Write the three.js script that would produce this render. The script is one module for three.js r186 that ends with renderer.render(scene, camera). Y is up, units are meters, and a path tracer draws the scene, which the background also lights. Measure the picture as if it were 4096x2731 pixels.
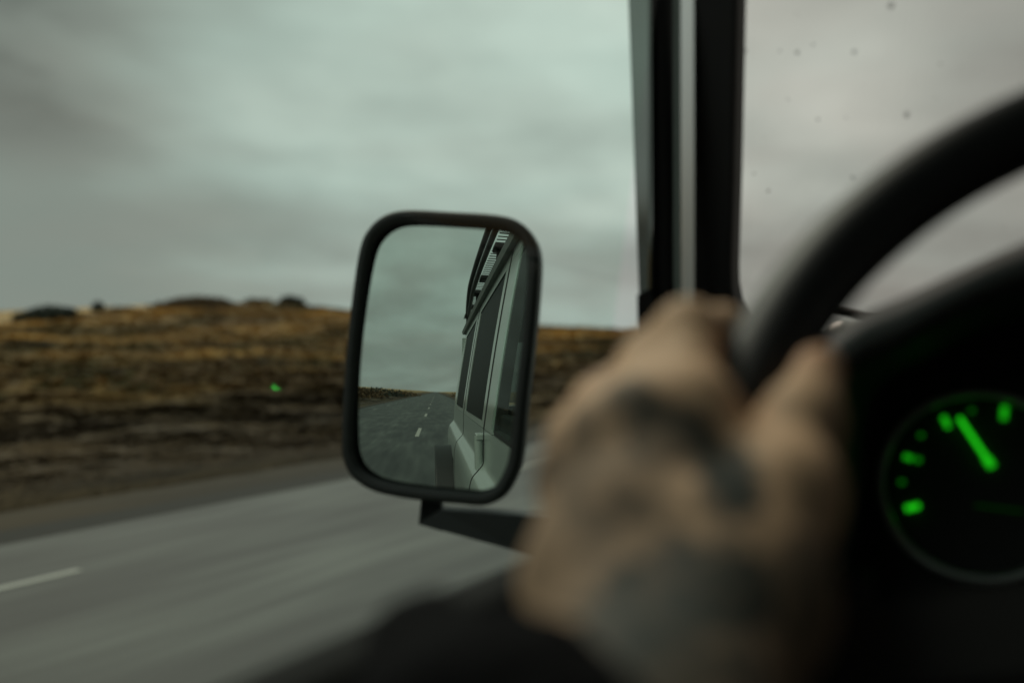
import * as THREE from 'three';
import { MarchingCubes } from 'three/addons/objects/MarchingCubes.js';
import { mergeGeometries, mergeVertices } from 'three/addons/utils/BufferGeometryUtils.js';
import { RoundedBoxGeometry } from 'three/addons/geometries/RoundedBoxGeometry.js';
import { createNoise2D, createNoise3D } from 'simplex-noise';

// ---------- camera, sky, sun, exposure ----------
const V = (x, y, z) => new THREE.Vector3(x, y, z);
const rad = THREE.MathUtils.degToRad;
const scene = new THREE.Scene();
const EYE = V(0, 1.43, 0), YAW = rad(28), PITCH = Math.atan(19.5 / 3982);
const camera = new THREE.PerspectiveCamera(2 * Math.atan(1365.5 / 3982) * 180 / Math.PI, 1024 / 682, 0.05, 9000);
camera.position.copy(EYE);
camera.rotation.set(PITCH, YAW, 0, 'YXZ');
camera.focus = 1.3;
camera.userData.fStop = 2.5;

function rng(seed) {
  let a = seed >>> 0;
  return () => { a = (a + 0x6D2B79F5) | 0; let t = Math.imul(a ^ (a >>> 15), 1 | a); t = (t + Math.imul(t ^ (t >>> 7), 61 | t)) ^ t; return ((t ^ (t >>> 14)) >>> 0) / 4294967296; };
}
const n2 = createNoise2D(rng(11)), n3 = createNoise3D(rng(12));
const fbm = (x, y, o = 4) => { let s = 0, a = 0.5, f = 1; for (let i = 0; i < o; i++) { s += a * n2(x * f + i * 17.3, y * f - i * 9.1); a *= 0.5; f *= 2.03; } return s; };
const sm = (a, b, x) => { const t = Math.min(1, Math.max(0, (x - a) / (b - a))); return t * t * (3 - 2 * t); };
const mix = (a, b, t) => a + (b - a) * t;

function skyTexture() {
  const w = 1024, h = 512, d = new Float32Array(w * h * 4);
  for (let j = 0; j < h; j++) for (let i = 0; i < w; i++) {
    const el = ((j + 0.5) / h - 0.5) * Math.PI, lo = ((i + 0.5) / w - 0.5) * 2 * Math.PI;
    const x = Math.cos(el) * Math.cos(lo), z = Math.cos(el) * Math.sin(lo), y = Math.sin(el);
    const az = Math.atan2(-x, -z) * 180 / Math.PI, e = Math.max(0, el) * 180 / Math.PI;   // az: degrees left of straight ahead
    const k = 1 / (Math.max(0, y) + 0.16), px = x * k, pz = z * k;
    const c1 = fbm(px * 0.55 + 3.1, pz * 0.55 - 1.7, 5), c2 = fbm(px * 1.5 - 5, pz * 1.1 + 8, 4);
    const bx = x / Math.max(0.05, Math.hypot(x, z)) * 1.1, bz = z / Math.max(0.05, Math.hypot(x, z)) * 1.1, band = 0.5 * n3(bx, bz, e * 0.16) + 0.25 * n3(bx * 2, bz * 2, e * 0.33 + 4) + 0.13 * n3(bx * 4, bz * 4, e * 0.6 + 9);
    let L = mix(0.40, 0.6, sm(2, 13, e));
    L *= 1 - 0.2 * Math.exp(-(((e - 6.3 - 1.2 * c2) / 1.5) ** 2)) * sm(22, 48, az) * (1 - sm(72, 150, az)) - 0.24 * Math.exp(-(((e - 11.5 - 2 * c1) / 2.6) ** 2)) * sm(40, 58, az) * (1 - sm(72, 150, az));
    const ahead = Math.abs(az - 24);
    L *= mix(1, 0.72, sm(8, 46, ahead));
    L *= 1 - sm(36, 62, az) * (1 - sm(72, 150, az)) * (0.64 + 0.26 * sm(-0.25, 0.3, c2 + 0.8 * band));
    L *= 1 - 0.34 * sm(16, -6, az) * sm(4, 17, e) * (1 - sm(-60, -120, az));
    L *= 1.01 * (1 + 0.33 * c1 + 0.2 * c2 + 0.22 * band * (1 - sm(10, 32, e)));
    { const lo_ = mix(0.275, 0.12, sm(8, 14, e)); L = lo_ + 0.04 * Math.log(1 + Math.exp((L - lo_) / 0.04)); }
    const warm = 0.35 * sm(-0.5, 0.5, fbm(px * 0.8 + 20, pz * 0.8 + 4, 3)) + 0.75 * sm(0.5, 0.2, L), o = (j * w + i) * 4;
    d[o] = L * mix(0.9, 0.985, warm); d[o + 1] = L * mix(1.02, 0.995, warm); d[o + 2] = L * mix(0.94, 0.91, warm); d[o + 3] = 1;
  }
  const t = new THREE.DataTexture(d, w, h, THREE.RGBAFormat, THREE.FloatType);
  t.mapping = THREE.EquirectangularReflectionMapping; t.magFilter = THREE.LinearFilter; t.minFilter = THREE.LinearFilter; t.wrapS = THREE.RepeatWrapping; t.needsUpdate = true;
  return t;
}
scene.background = scene.environment = skyTexture();
const sun = new THREE.DirectionalLight(0xfff3e2, 1.4);
sun.position.set(-40, 62, -30); sun.castShadow = true; sun.shadow.radius = 60; sun.shadow.mapSize.set(2048, 2048);
Object.assign(sun.shadow.camera, { left: -60, right: 60, top: 60, bottom: -60, near: 1, far: 200 });
scene.add(sun, sun.target);
const renderer = new THREE.WebGLRenderer({ antialias: true });
renderer.setSize(1024, 682);
renderer.toneMapping = THREE.LinearToneMapping;
renderer.toneMappingExposure = 0.97;
renderer.shadowMap.enabled = true;

// ---------- helpers ----------
const names = {};
const numbered = (n) => { const k = (names[n] = (names[n] ?? -1) + 1); return k ? `${n}_${String(k).padStart(3, '0')}` : n; };
function tag(o, label, category, group) { Object.assign(o.userData, { label, category }); if (group) o.userData.group = group; return o; }
function thing(name, label, category, pos = V(0, 0, 0), group) { const o = new THREE.Group(); o.name = numbered(name); o.position.copy(pos); scene.add(o); return tag(o, label, category, group); }
function obj(name, geo, mat, parent, kind) {
  const g = Array.isArray(geo) ? mergeGeometries(geo.map((q) => (q.index ? q.toNonIndexed() : q)).map((q) => { for (const k of Object.keys(q.attributes)) if (!['position', 'normal', 'uv'].includes(k)) q.deleteAttribute(k); return q; })) : geo;
  const m = new THREE.Mesh(g, mat); m.name = parent && parent !== scene ? name : numbered(name); m.castShadow = m.receiveShadow = true;
  (parent ?? scene).add(m); if (kind) m.userData.kind = kind; return m;
}
const std = (r, g, b, rough = 0.6, extra = {}) => new THREE.MeshStandardMaterial({ color: new THREE.Color().setRGB(r, g, b), roughness: rough, ...extra });
const phy = (r, g, b, rough = 0.5, extra = {}) => new THREE.MeshPhysicalMaterial({ color: new THREE.Color().setRGB(r, g, b), roughness: rough, ...extra });
const FW = V(-Math.sin(YAW) * Math.cos(PITCH), Math.sin(PITCH), -Math.cos(YAW) * Math.cos(PITCH)), RT = V(Math.cos(YAW), 0, -Math.sin(YAW)), UP = RT.clone().cross(FW);
const sight = (x, y) => FW.clone().addScaledVector(RT, (x - 2048) / 3982).addScaledVector(UP, -(y - 1365.5) / 3982);   // photo pixel -> direction (1 along the axis)
const at = (x, y, depth) => EYE.clone().addScaledVector(sight(x, y), depth);
const onPlane = (x, y, p, n) => { const d = sight(x, y); return EYE.clone().addScaledVector(d, p.clone().sub(EYE).dot(n) / d.dot(n)); };
function boxAt(cx, cy, cz, sx, sy, sz, r = 0) { const g = r ? new RoundedBoxGeometry(sx, sy, sz, 2, r) : new THREE.BoxGeometry(sx, sy, sz); return g.translate(cx, cy, cz); }
function tube(points, r, seg = 24, rad_ = 8, closed = false) { return new THREE.TubeGeometry(new THREE.CatmullRomCurve3(points, closed, 'catmullrom', 0.3), seg, r, rad_, closed); }
function bar(a, b, r, n = 8) { const l = a.distanceTo(b); const g = new THREE.CylinderGeometry(r, r, l, n); g.applyQuaternion(new THREE.Quaternion().setFromUnitVectors(V(0, 1, 0), b.clone().sub(a).normalize())); return g.translate((a.x + b.x) / 2, (a.y + b.y) / 2, (a.z + b.z) / 2); }
// solid from eight corners: a ring of four (bottom) and four (top)
function hexa(b, t) {
  const q = [], F = (p, r, s, u) => q.push(p, r, s, p, s, u);
  F(b[3], b[2], b[1], b[0]); F(t[0], t[1], t[2], t[3]);
  for (let i = 0; i < 4; i++) { const j = (i + 1) % 4; F(b[i], b[j], t[j], t[i]); }
  const g = new THREE.BufferGeometry().setFromPoints(q); g.computeVertexNormals();
  g.setAttribute('uv', new THREE.BufferAttribute(new Float32Array(q.length * 2), 2)); return g;
}

// ---------- ground, road ----------
const RIDGE = [[-2600, 2], [-420, 4.0], [-250, 6.0], [-234, 6.1], [-200, 6.2], [-150, 6.3], [-122, 6.1], [-112, 6.5], [-100, 6.8], [-94, 7.3], [-88, 7.6], [-82, 6.9], [-76, 6.4], [-70, 5.8], [-64, 5.0], [-58, 4.2], [-50, 3.6], [-30, 3.4], [0, 3.6], [30, 5.0], [60, 6.0], [200, 6.5], [500, 6.5], [2600, 7]];
function ridge(z) { for (let i = 1; i < RIDGE.length; i++) if (z <= RIDGE[i][0]) { const a = RIDGE[i - 1], b = RIDGE[i]; return mix(a[1], b[1], sm(a[0], b[0], z)); } return 4; }
function groundY(x, z) {
  if (x > -7 && x < 3.2) return -0.03;
  if (x <= -7) {
    const d = -7 - x, h = ridge(z);
    let y = -0.03 - 0.16 * sm(0.4, 3, d) + 0.2 * sm(3, 10, d);
    y += (h - 1.35) * (d < 85 ? Math.pow(sm(3, 86, d), 0.75) : 1 - 0.75 * sm(92, 260, d)) + 0.3 * sm(3, 12, d);
    return y + sm(1, 8, d) * (0.35 * fbm(x * 0.06, z * 0.06, 4) + 0.22 * fbm(x * 0.25 + 9, z * 0.25, 3)) * (1 - 0.6 * sm(70, 84, d));
  }
  const d = x - 3.2; return -0.03 - 0.6 * sm(0.2, 3, d) + 0.5 * sm(3, 9, d) + 2.2 * sm(8, 110, d) + sm(1, 8, d) * 0.3 * fbm(x * 0.08, z * 0.08, 3) + 3 * sm(150, 900, d) ;
}
function heathColor(x, z, out) {
  const d = x < 0 ? -7 - x : x - 3.2;
  const a = fbm(x * 0.05 + 4, z * 0.016 - 2, 3), b = fbm(x * 0.16 - 7, z * 0.04 + 3, 3), c = fbm(x * 0.6, z * 0.2, 2);
  const far = sm(9, 42, d), hump = (m, w) => Math.exp(-(((d - m) / w) ** 2));
  const dark = sm(-0.02, 0.26, a + 0.45 * b - 0.2 * far + 0.2 * hump(7, 2.6) + 0.2 * hump(24, 6) - 0.12 * hump(12, 3));
  const gold = sm(0.0, 0.32, b + 0.4 * c + 0.14 * far + 0.14 * hump(12, 3));
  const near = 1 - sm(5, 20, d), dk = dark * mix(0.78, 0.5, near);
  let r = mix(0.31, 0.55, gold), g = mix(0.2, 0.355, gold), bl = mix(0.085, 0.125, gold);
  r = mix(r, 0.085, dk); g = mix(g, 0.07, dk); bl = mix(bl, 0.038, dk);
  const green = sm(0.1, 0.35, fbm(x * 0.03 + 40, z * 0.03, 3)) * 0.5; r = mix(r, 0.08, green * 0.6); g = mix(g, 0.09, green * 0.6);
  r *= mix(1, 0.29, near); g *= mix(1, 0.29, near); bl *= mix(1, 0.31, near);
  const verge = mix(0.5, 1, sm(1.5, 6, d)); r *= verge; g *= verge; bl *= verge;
  const k = 1 + 0.25 * c; out[0] = r * k; out[1] = g * k; out[2] = bl * k; return out;
}
function axis(lims) { const s = new Set(); for (const [a, b, st] of lims) for (let v = a; v < b - 1e-6; v += st) s.add(+v.toFixed(3)); s.add(lims[lims.length - 1][1]); return [...s].sort((p, q) => p - q); }
{
  const xs = axis([[-4000, -600, 425], [-600, -270, 30], [-270, -110, 8], [-110, -40, 1.4], [-40, -7, 0.6], [-7, 3.2, 2.55], [3.2, 20, 1.2], [20, 120, 10], [120, 1000, 88], [1000, 4000, 500]]);
  const zs = axis([[-4000, -700, 330], [-700, -280, 30], [-280, -150, 3], [-150, 10, 0.9], [10, 150, 3], [150, 700, 25], [700, 4000, 330]]);
  const P = [], C = [], I = [], c = [0, 0, 0];
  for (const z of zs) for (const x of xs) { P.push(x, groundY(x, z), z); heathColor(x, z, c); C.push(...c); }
  const nx = xs.length;
  for (let j = 0; j < zs.length - 1; j++) for (let i = 0; i < nx - 1; i++) { const a = j * nx + i; I.push(a, a + nx, a + 1, a + 1, a + nx, a + nx + 1); }
  const g = new THREE.BufferGeometry(); g.setAttribute('position', new THREE.Float32BufferAttribute(P, 3)); g.setAttribute('color', new THREE.Float32BufferAttribute(C, 3)); g.setIndex(I); g.computeVertexNormals();
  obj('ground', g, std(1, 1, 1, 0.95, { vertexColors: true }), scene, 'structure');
}
function noiseTexture(w, h, fn, srgb) {
  const d = new Uint8Array(w * h * 4); for (let j = 0; j < h; j++) for (let i = 0; i < w; i++) { const c = fn(i / w, j / h); const o = (j * w + i) * 4; d[o] = c[0] * 255; d[o + 1] = c[1] * 255; d[o + 2] = c[2] * 255; d[o + 3] = 255; }
  const t = new THREE.DataTexture(d, w, h); t.wrapS = t.wrapT = THREE.RepeatWrapping; t.magFilter = THREE.LinearFilter; t.minFilter = THREE.LinearMipmapLinearFilter; t.generateMipmaps = true; if (srgb) t.colorSpace = THREE.SRGBColorSpace; t.needsUpdate = true; return t;
}
function strip(x0, x1, z0, z1, y, uvx = 1, uvz = 1) {
  const g = new THREE.PlaneGeometry(x1 - x0, z1 - z0, 1, 1).rotateX(-Math.PI / 2).translate((x0 + x1) / 2, y, (z0 + z1) / 2);
  const p = g.attributes.position, u = g.attributes.uv; for (let i = 0; i < p.count; i++) u.setXY(i, (p.getX(i) - x0) / uvx, p.getZ(i) / uvz); return g;
}
{
  // wheel tracks, patches and wear run along the road; grain is even
  const rd = rng(5);
  const tex = noiseTexture(1024, 2048, (u, v) => {
    const x = -6.6 + u * 9.4, ph = v * 2 * Math.PI, cx = Math.cos(ph) * 3, sx = Math.sin(ph) * 3;
    const wear = n3(x * 2.3, cx * 0.35, sx * 0.35) * 0.5 + n3(x * 5.5 + 7, cx * 0.8, sx * 0.8) * 0.35 + n3(x * 0.7 + 40, cx * 0.5, sx * 0.5) * 0.5;
    const track = Math.exp(-(((x + 2.4) / 0.35) ** 2)) + Math.exp(-(((x + 4.0) / 0.35) ** 2)) + Math.exp(-(((x - 0.8) / 0.35) ** 2));
    let k = 0.215 + 0.125 * wear + 0.03 * track + 0.03 * (rd() - 0.5) + 0.035 * sm(-5.7, -6.5, x);
    return [k * 0.96, k * 1.01, k * 0.95];
  }, true);
  obj('road', strip(-6.6, 2.8, -1500, 1500, 0, 9.4, 24), std(1, 1, 1, 0.62, { map: tex }), scene, 'structure');
  const sh = noiseTexture(256, 512, (u, v) => { const k = 0.2 + 0.12 * (rd() - 0.5); return [k * 0.9, k * 0.85, k * 0.76]; }, true);
  obj('gravel_shoulder', [strip(-7.15, -6.6, -1500, 1500, -0.008, 2, 4), strip(2.8, 3.3, -1500, 1500, -0.008, 2, 4)], std(1, 1, 1, 0.95, { map: sh }), scene, 'structure');
  const white = std(0.4, 0.4, 0.36, 0.8), road = thing('road_marking', 'broken white painted lines along the middle and far edge of the road', 'road marking'); road.userData.kind = 'structure';
  for (let k = -22; k < 22; k++) {
    obj('edge_dash', strip(-5.47, -5.39, -4.32 + 9 * k, -4.32 + 9 * k + 3, 0.004), white, road);
    obj('centre_dash', strip(-1.16, -1.03, 12.6 + 11.2 * k, 12.6 + 11.2 * k + 3.2, 0.004), white, road);
  }
}

// ---------- vegetation ----------
{
  const r = rng(21), P = [], N = [];
  for (let i = 0; i < 15; i++) {
    const a = r() * 6.28, q = Math.sqrt(r()) * 0.2, w = 0.012 + r() * 0.012, h = 0.22 + r() * 0.26, l = 0.1 + r() * 0.22, b = a + (r() - 0.5);
    const x = Math.cos(a) * q, z = Math.sin(a) * q, dx = -Math.sin(b) * w, dz = Math.cos(b) * w, tx = x + Math.cos(b) * l, tz = z + Math.sin(b) * l, mx = x + Math.cos(b) * l * 0.4, mz = z + Math.sin(b) * l * 0.4;
    P.push(x - dx, 0, z - dz, x + dx, 0, z + dz, mx + dx * 0.8, h * 0.7, mz + dz * 0.8, x - dx, 0, z - dz, mx + dx * 0.8, h * 0.7, mz + dz * 0.8, mx - dx * 0.8, h * 0.7, mz - dz * 0.8, mx - dx * 0.8, h * 0.7, mz - dz * 0.8, mx + dx * 0.8, h * 0.7, mz + dz * 0.8, tx, h, tz);
  }
  const g = new THREE.BufferGeometry(); g.setAttribute('position', new THREE.Float32BufferAttribute(P, 3)); g.computeVertexNormals();
  const N_ = 90000, im = new THREE.InstancedMesh(g, phy(1, 1, 1, 0.9, { side: THREE.DoubleSide, specularIntensity: 0.2 }), N_), m = new THREE.Matrix4(), qn = new THREE.Quaternion(), c = [0, 0, 0], col = new THREE.Color();
  for (let i = 0; i < N_; i++) {
    const back = i > N_ * 0.8, d = 1.2 + 79 * Math.pow(r(), 1.3), x = -7 - d, z = back ? 5 + r() * 120 : (-170 + 175 * r()) * Math.min(1, 0.12 + d / 45) + 1;
    const s = (0.5 + r() * 0.8);
    qn.setFromAxisAngle(V(0, 1, 0), (r() - 0.5) * 0.5 + (r() > 0.5 ? Math.PI : 0)); m.compose(V(x, groundY(x, z) - 0.03, z), qn, V(s * 1.5, s * (0.3 + 0.3 * r()) * (0.18 + 0.67 * sm(2, 36, d)), s * 3.2)); im.setMatrixAt(i, m);
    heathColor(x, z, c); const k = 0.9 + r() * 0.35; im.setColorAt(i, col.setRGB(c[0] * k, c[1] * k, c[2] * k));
  }
  im.name = 'moor_grass'; im.castShadow = im.receiveShadow = true; tag(im, 'dry brown and golden moor grass covering the slope beyond the road', 'grass'); im.userData.kind = 'stuff'; scene.add(im);
}
// leafy crown: many small leaf faces inside an uneven volume
function crown(seed, sx, sy, sz, n, leaf) {
  const r = rng(seed), P = [];
  for (let i = 0; i < n; i++) {
    const a = r() * 6.283, u = r(), rr = Math.pow(r(), 0.4), lump = 1 + 0.28 * n3(Math.cos(a) * 1.7 + seed, u * 2.2, Math.sin(a) * 1.7);
    const x = Math.cos(a) * sx * rr * lump * Math.sqrt(1 - u * u * 0.75), z = Math.sin(a) * sz * rr * lump * Math.sqrt(1 - u * u * 0.75), y = u * sy * lump * (0.4 + 0.6 * Math.sqrt(Math.max(0, 1 - rr * rr * 0.55)));
    const t1 = V(r() - 0.5, r() - 0.5, r() - 0.5).normalize().multiplyScalar(leaf * (0.6 + r())), t2 = V(r() - 0.5, r() - 0.5, r() - 0.5).normalize().multiplyScalar(leaf * (0.4 + 0.6 * r()));
    P.push(x - t1.x, y - t1.y, z - t1.z, x + t2.x, y + t2.y, z + t2.z, x + t1.x, y + t1.y, z + t1.z, x - t1.x, y - t1.y, z - t1.z, x + t1.x, y + t1.y, z + t1.z, x - t2.x, y - t2.y, z - t2.z);
  }
  const g = new THREE.BufferGeometry(); g.setAttribute('position', new THREE.Float32BufferAttribute(P, 3)); g.computeVertexNormals(); return g;
}
const leafDark = std(0.04, 0.05, 0.038, 0.9, { side: THREE.DoubleSide }), leafBrown = std(0.13, 0.085, 0.042, 0.9, { side: THREE.DoubleSide }), leafOlive = std(0.09, 0.08, 0.036, 0.9, { side: THREE.DoubleSide }), bark = std(0.06, 0.05, 0.04, 0.9);
{
  // dark heather mounds dotted over the slope
  const r = rng(33), gs = [crown(1, 0.9, 0.5, 0.9, 130, 0.11), crown(2, 1.2, 0.55, 0.7, 150, 0.11), crown(3, 0.7, 0.65, 0.7, 110, 0.1)];
  const names_ = [[0.055, 0.045, 0.028], [0.12, 0.08, 0.04], [0.09, 0.075, 0.035]].map((c) => phy(...c, 0.9, { side: THREE.DoubleSide, specularIntensity: 0.2 }));
  gs.forEach((g, k) => {
    const n = [110, 200, 130][k], im = new THREE.InstancedMesh(g, names_[k], n), m = new THREE.Matrix4(), q = new THREE.Quaternion();
    let i = 0, tries = 0;
    while (i < n && tries++ < 80000) {
      const back = r() > 0.75, d = 11 + 67 * Math.pow(r(), 1.3), x = -7 - d, z = back ? 4 + r() * 160 : (-175 + 180 * r()) * Math.min(1, 0.15 + d / 45);
      if (fbm(x * 0.05 + 4, z * 0.016 - 2, 3) + 0.45 * fbm(x * 0.16 - 7, z * 0.04 + 3, 3) < -0.02 + 0.18 * sm(10, 40, d) && r() > 0.08) continue;
      const s = 0.5 + r() * 0.7; q.setFromAxisAngle(V(0, 1, 0), (r() - 0.5) * 0.9); m.compose(V(x, groundY(x, z) - 0.12, z), q, V(s * 1.2, s * (0.55 + 0.4 * r()), s * 2.0)); im.setMatrixAt(i++, m);
    }
    im.count = i; im.name = numbered('heather'); im.castShadow = im.receiveShadow = true; im.userData.kind = 'stuff'; scene.add(im);
    tag(im, ['blackish brown heather mounds scattered over the slope', 'brown heather mounds scattered over the slope', 'olive heather mounds scattered over the slope'][k], 'heather');
  });
}
function bush(seed, px, lat, size, label, mat, n = 900, leaf = 0.16, group) {
  const d = sight(px, 1385), t = lat / d.x, x = lat, z = d.z * t;
  const o = thing('bush', label, 'bush', V(x, groundY(x, z) - 0.15, z), group), r = rng(seed + 50);
  obj('crown', crown(seed, ...size, n, leaf), mat, o);
  for (let i = 0; i < 7; i++) obj('stem', bar(V((r() - 0.5) * size[0] * 0.5, -0.1, (r() - 0.5) * size[2] * 0.5), V((r() - 0.5) * size[0] * 1.2, size[1] * 0.7, (r() - 0.5) * size[2] * 1.2), 0.04, 5), bark, o);
  o.rotation.y = YAW * 0.6; return o;
}
bush(101, 190, -87, [3.4, 1.45, 2.2], 'broad low dark mound of bushes on the ridge at the far left', leafDark, 2600, 0.24);
bush(102, 390, -90, [0.7, 1.1, 0.7], 'small upright dark bush alone on the ridge beside the broad mound', leafDark, 500);
bush(103, 480, -90, [2.2, 0.5, 1.2], 'thin flat strip of dark bushes on the ridge right of the small upright bush', leafOlive, 700);
bush(104, 780, -86, [5.2, 1.3, 2.4], 'long brown heather clump crowning the highest part of the ridge', leafBrown, 2600, 0.22);
bush(105, 1030, -82, [2.2, 0.95, 1.2], 'low dark bush on the ridge just left of the blocky thicket', leafOlive, 900);
bush(106, 1163, -80, [1.9, 1.4, 1.4], 'blocky dark green thicket standing on the ridge left of the car mirror', leafDark, 2600, 0.2);
function conifer(x, z, h, label) {
  const o = thing('conifer_tree', label, 'tree', V(x, groundY(x, z) - 0.1, z)), r = rng(Math.round(h * 91)), P = [];
  obj('trunk', new THREE.CylinderGeometry(0.04, 0.2, h, 7).translate(0, h / 2, 0), bark, o);
  for (let i = 0; i < 1500; i++) { const v = r(), a = r() * 6.28, R = h * 0.27 * (1 - v) * (0.6 + 0.5 * r()) + 0.05, rr = R * Math.sqrt(r()), x0 = Math.cos(a) * rr, z0 = Math.sin(a) * rr, y0 = h * (0.1 + 0.9 * v) - rr * 0.3, s = 0.28; P.push(x0, y0, z0, x0 + Math.cos(a + 0.5) * s, y0 - 0.12, z0 + Math.sin(a + 0.5) * s, x0 + Math.cos(a - 0.5) * s, y0 - 0.16, z0 + Math.sin(a - 0.5) * s); }
  const g = new THREE.BufferGeometry(); g.setAttribute('position', new THREE.Float32BufferAttribute(P, 3)); g.computeVertexNormals(); obj('crown', g, leafDark, o); return o;
}
conifer(-29, 116, 6.2, 'dark pointed conifer beside the road behind, seen in the mirror');
for (const [i, x, z, s, l] of [[1, -17, 66, [9, 1.5, 3], 'wide brown scrub left of the thin post, seen in the mirror'], [2, -16, 92, [9, 1.7, 4], 'dark scrub at the foot of the conifer, seen in the mirror'], [3, -13.5, 130, [8, 1.8, 4], 'brown scrub by the far end of the road, seen in the mirror'], [4, 13, 150, [9, 2.2, 4], 'brown scrub on the right of the road behind, seen beside the car in the mirror']]) {
  const o = thing('bush', l, 'bush', V(x, groundY(x, z) - 0.2, z)); obj('crown', crown(200 + i, ...s, 2200, 0.22), i === 2 ? leafDark : leafBrown, o);
  obj('stem', bar(V(-1, -0.1, 0), V(-2, s[1] * 0.6, 0.5), 0.06, 5), bark, o); obj('stem', bar(V(0.5, -0.1, 0), V(1.5, s[1] * 0.7, -0.3), 0.06, 5), bark, o);
}
{
  const o = thing('thin_post', 'thin roadside post with a yellow top, seen in the mirror', 'marker post', V(-12.6, groundY(-12.6, 46), 46));
  obj('pole', bar(V(0, 0, 0), V(0, 2.0, 0), 0.035), std(0.2, 0.18, 0.14, 0.7), o); obj('yellow_top', boxAt(0, 2.1, 0, 0.12, 0.28, 0.05, 0.015), std(0.75, 0.5, 0.12, 0.4), o);  // thin pole with a yellow block on top
}

// ---------- the car ----------
const paint = phy(0.38, 0.44, 0.405, 0.35, { clearcoat: 0.9, clearcoatRoughness: 0.15 });
const black = std(0.018, 0.019, 0.019, 0.55), trim = std(0.05, 0.053, 0.052, 0.85), rubber = std(0.016, 0.016, 0.016, 0.8), tyreM = std(0.02, 0.02, 0.02, 0.85);
const chrome = std(0.35, 0.38, 0.36, 0.3, { metalness: 1 }), glassSide = phy(0.9, 1.0, 0.95, 0, { transmission: 1, thickness: 0, ior: 1.5, specularIntensity: 0.25 }), glassFront = phy(0.81, 0.75, 0.72, 0, { transmission: 1, thickness: 0, ior: 1.5, specularIntensity: 0.5 });
const darkPane = phy(0.01, 0.012, 0.011, 0.5, { specularIntensity: 0.15 });
const car = thing('off_road_car', 'pale grey off-road car with a black cabin and roof rack, photographed from the driver seat', 'car');
const XB = -0.27, YB = 1.25, TL = Math.tan(rad(8)), sideX = (y) => XB + (y - YB) * TL;
// prism on the leaning upper side, outer face `off` proud of it
function upper(z0, z1, y0, y1, th = 0.045, off = 0) {
  const q = (z, y, d) => V(sideX(y) + d, y, z);
  return hexa([q(z0, y0, -off), q(z1, y0, -off), q(z1, y0, th), q(z0, y0, th)].reverse(), [q(z0, y1, -off), q(z1, y1, -off), q(z1, y1, th), q(z0, y1, th)].reverse());
}
function extrudeZ(profile, z0, z1) {   // profile of [x, y] in order round a closed solid
  const s = new THREE.Shape(profile.map(([x, y]) => new THREE.Vector2(x, y))); return new THREE.ExtrudeGeometry(s, { depth: z1 - z0, bevelEnabled: false, curveSegments: 6 }).translate(0, 0, z0);
}
const barrel = []; { const c = new THREE.CatmullRomCurve3([V(-0.27, 1.25, 0), V(-0.271, 1.16, 0), V(-0.275, 1.115, 0), V(-0.295, 1.09, 0), V(-0.32, 1.06, 0), V(-0.334, 1.0, 0), V(-0.337, 0.9, 0), V(-0.335, 0.7, 0), V(-0.32, 0.5, 0)], false, 'centripetal'); for (const p of c.getPoints(40)) barrel.push([p.x, p.y]); }
const skin = (z0, z1, yLow = 0.5) => { const b = barrel.filter((p) => p[1] >= yLow), e = b[b.length - 1]; return extrudeZ([...b, [e[0] + 0.05, e[1]], [-0.225, 1.0], [-0.225, 1.25]], z0, z1); };
function smoothSkin(z0, z1, yLow) { const g = skin(z0, z1, yLow); return g; }
const SEAL = 0.006;
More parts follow.
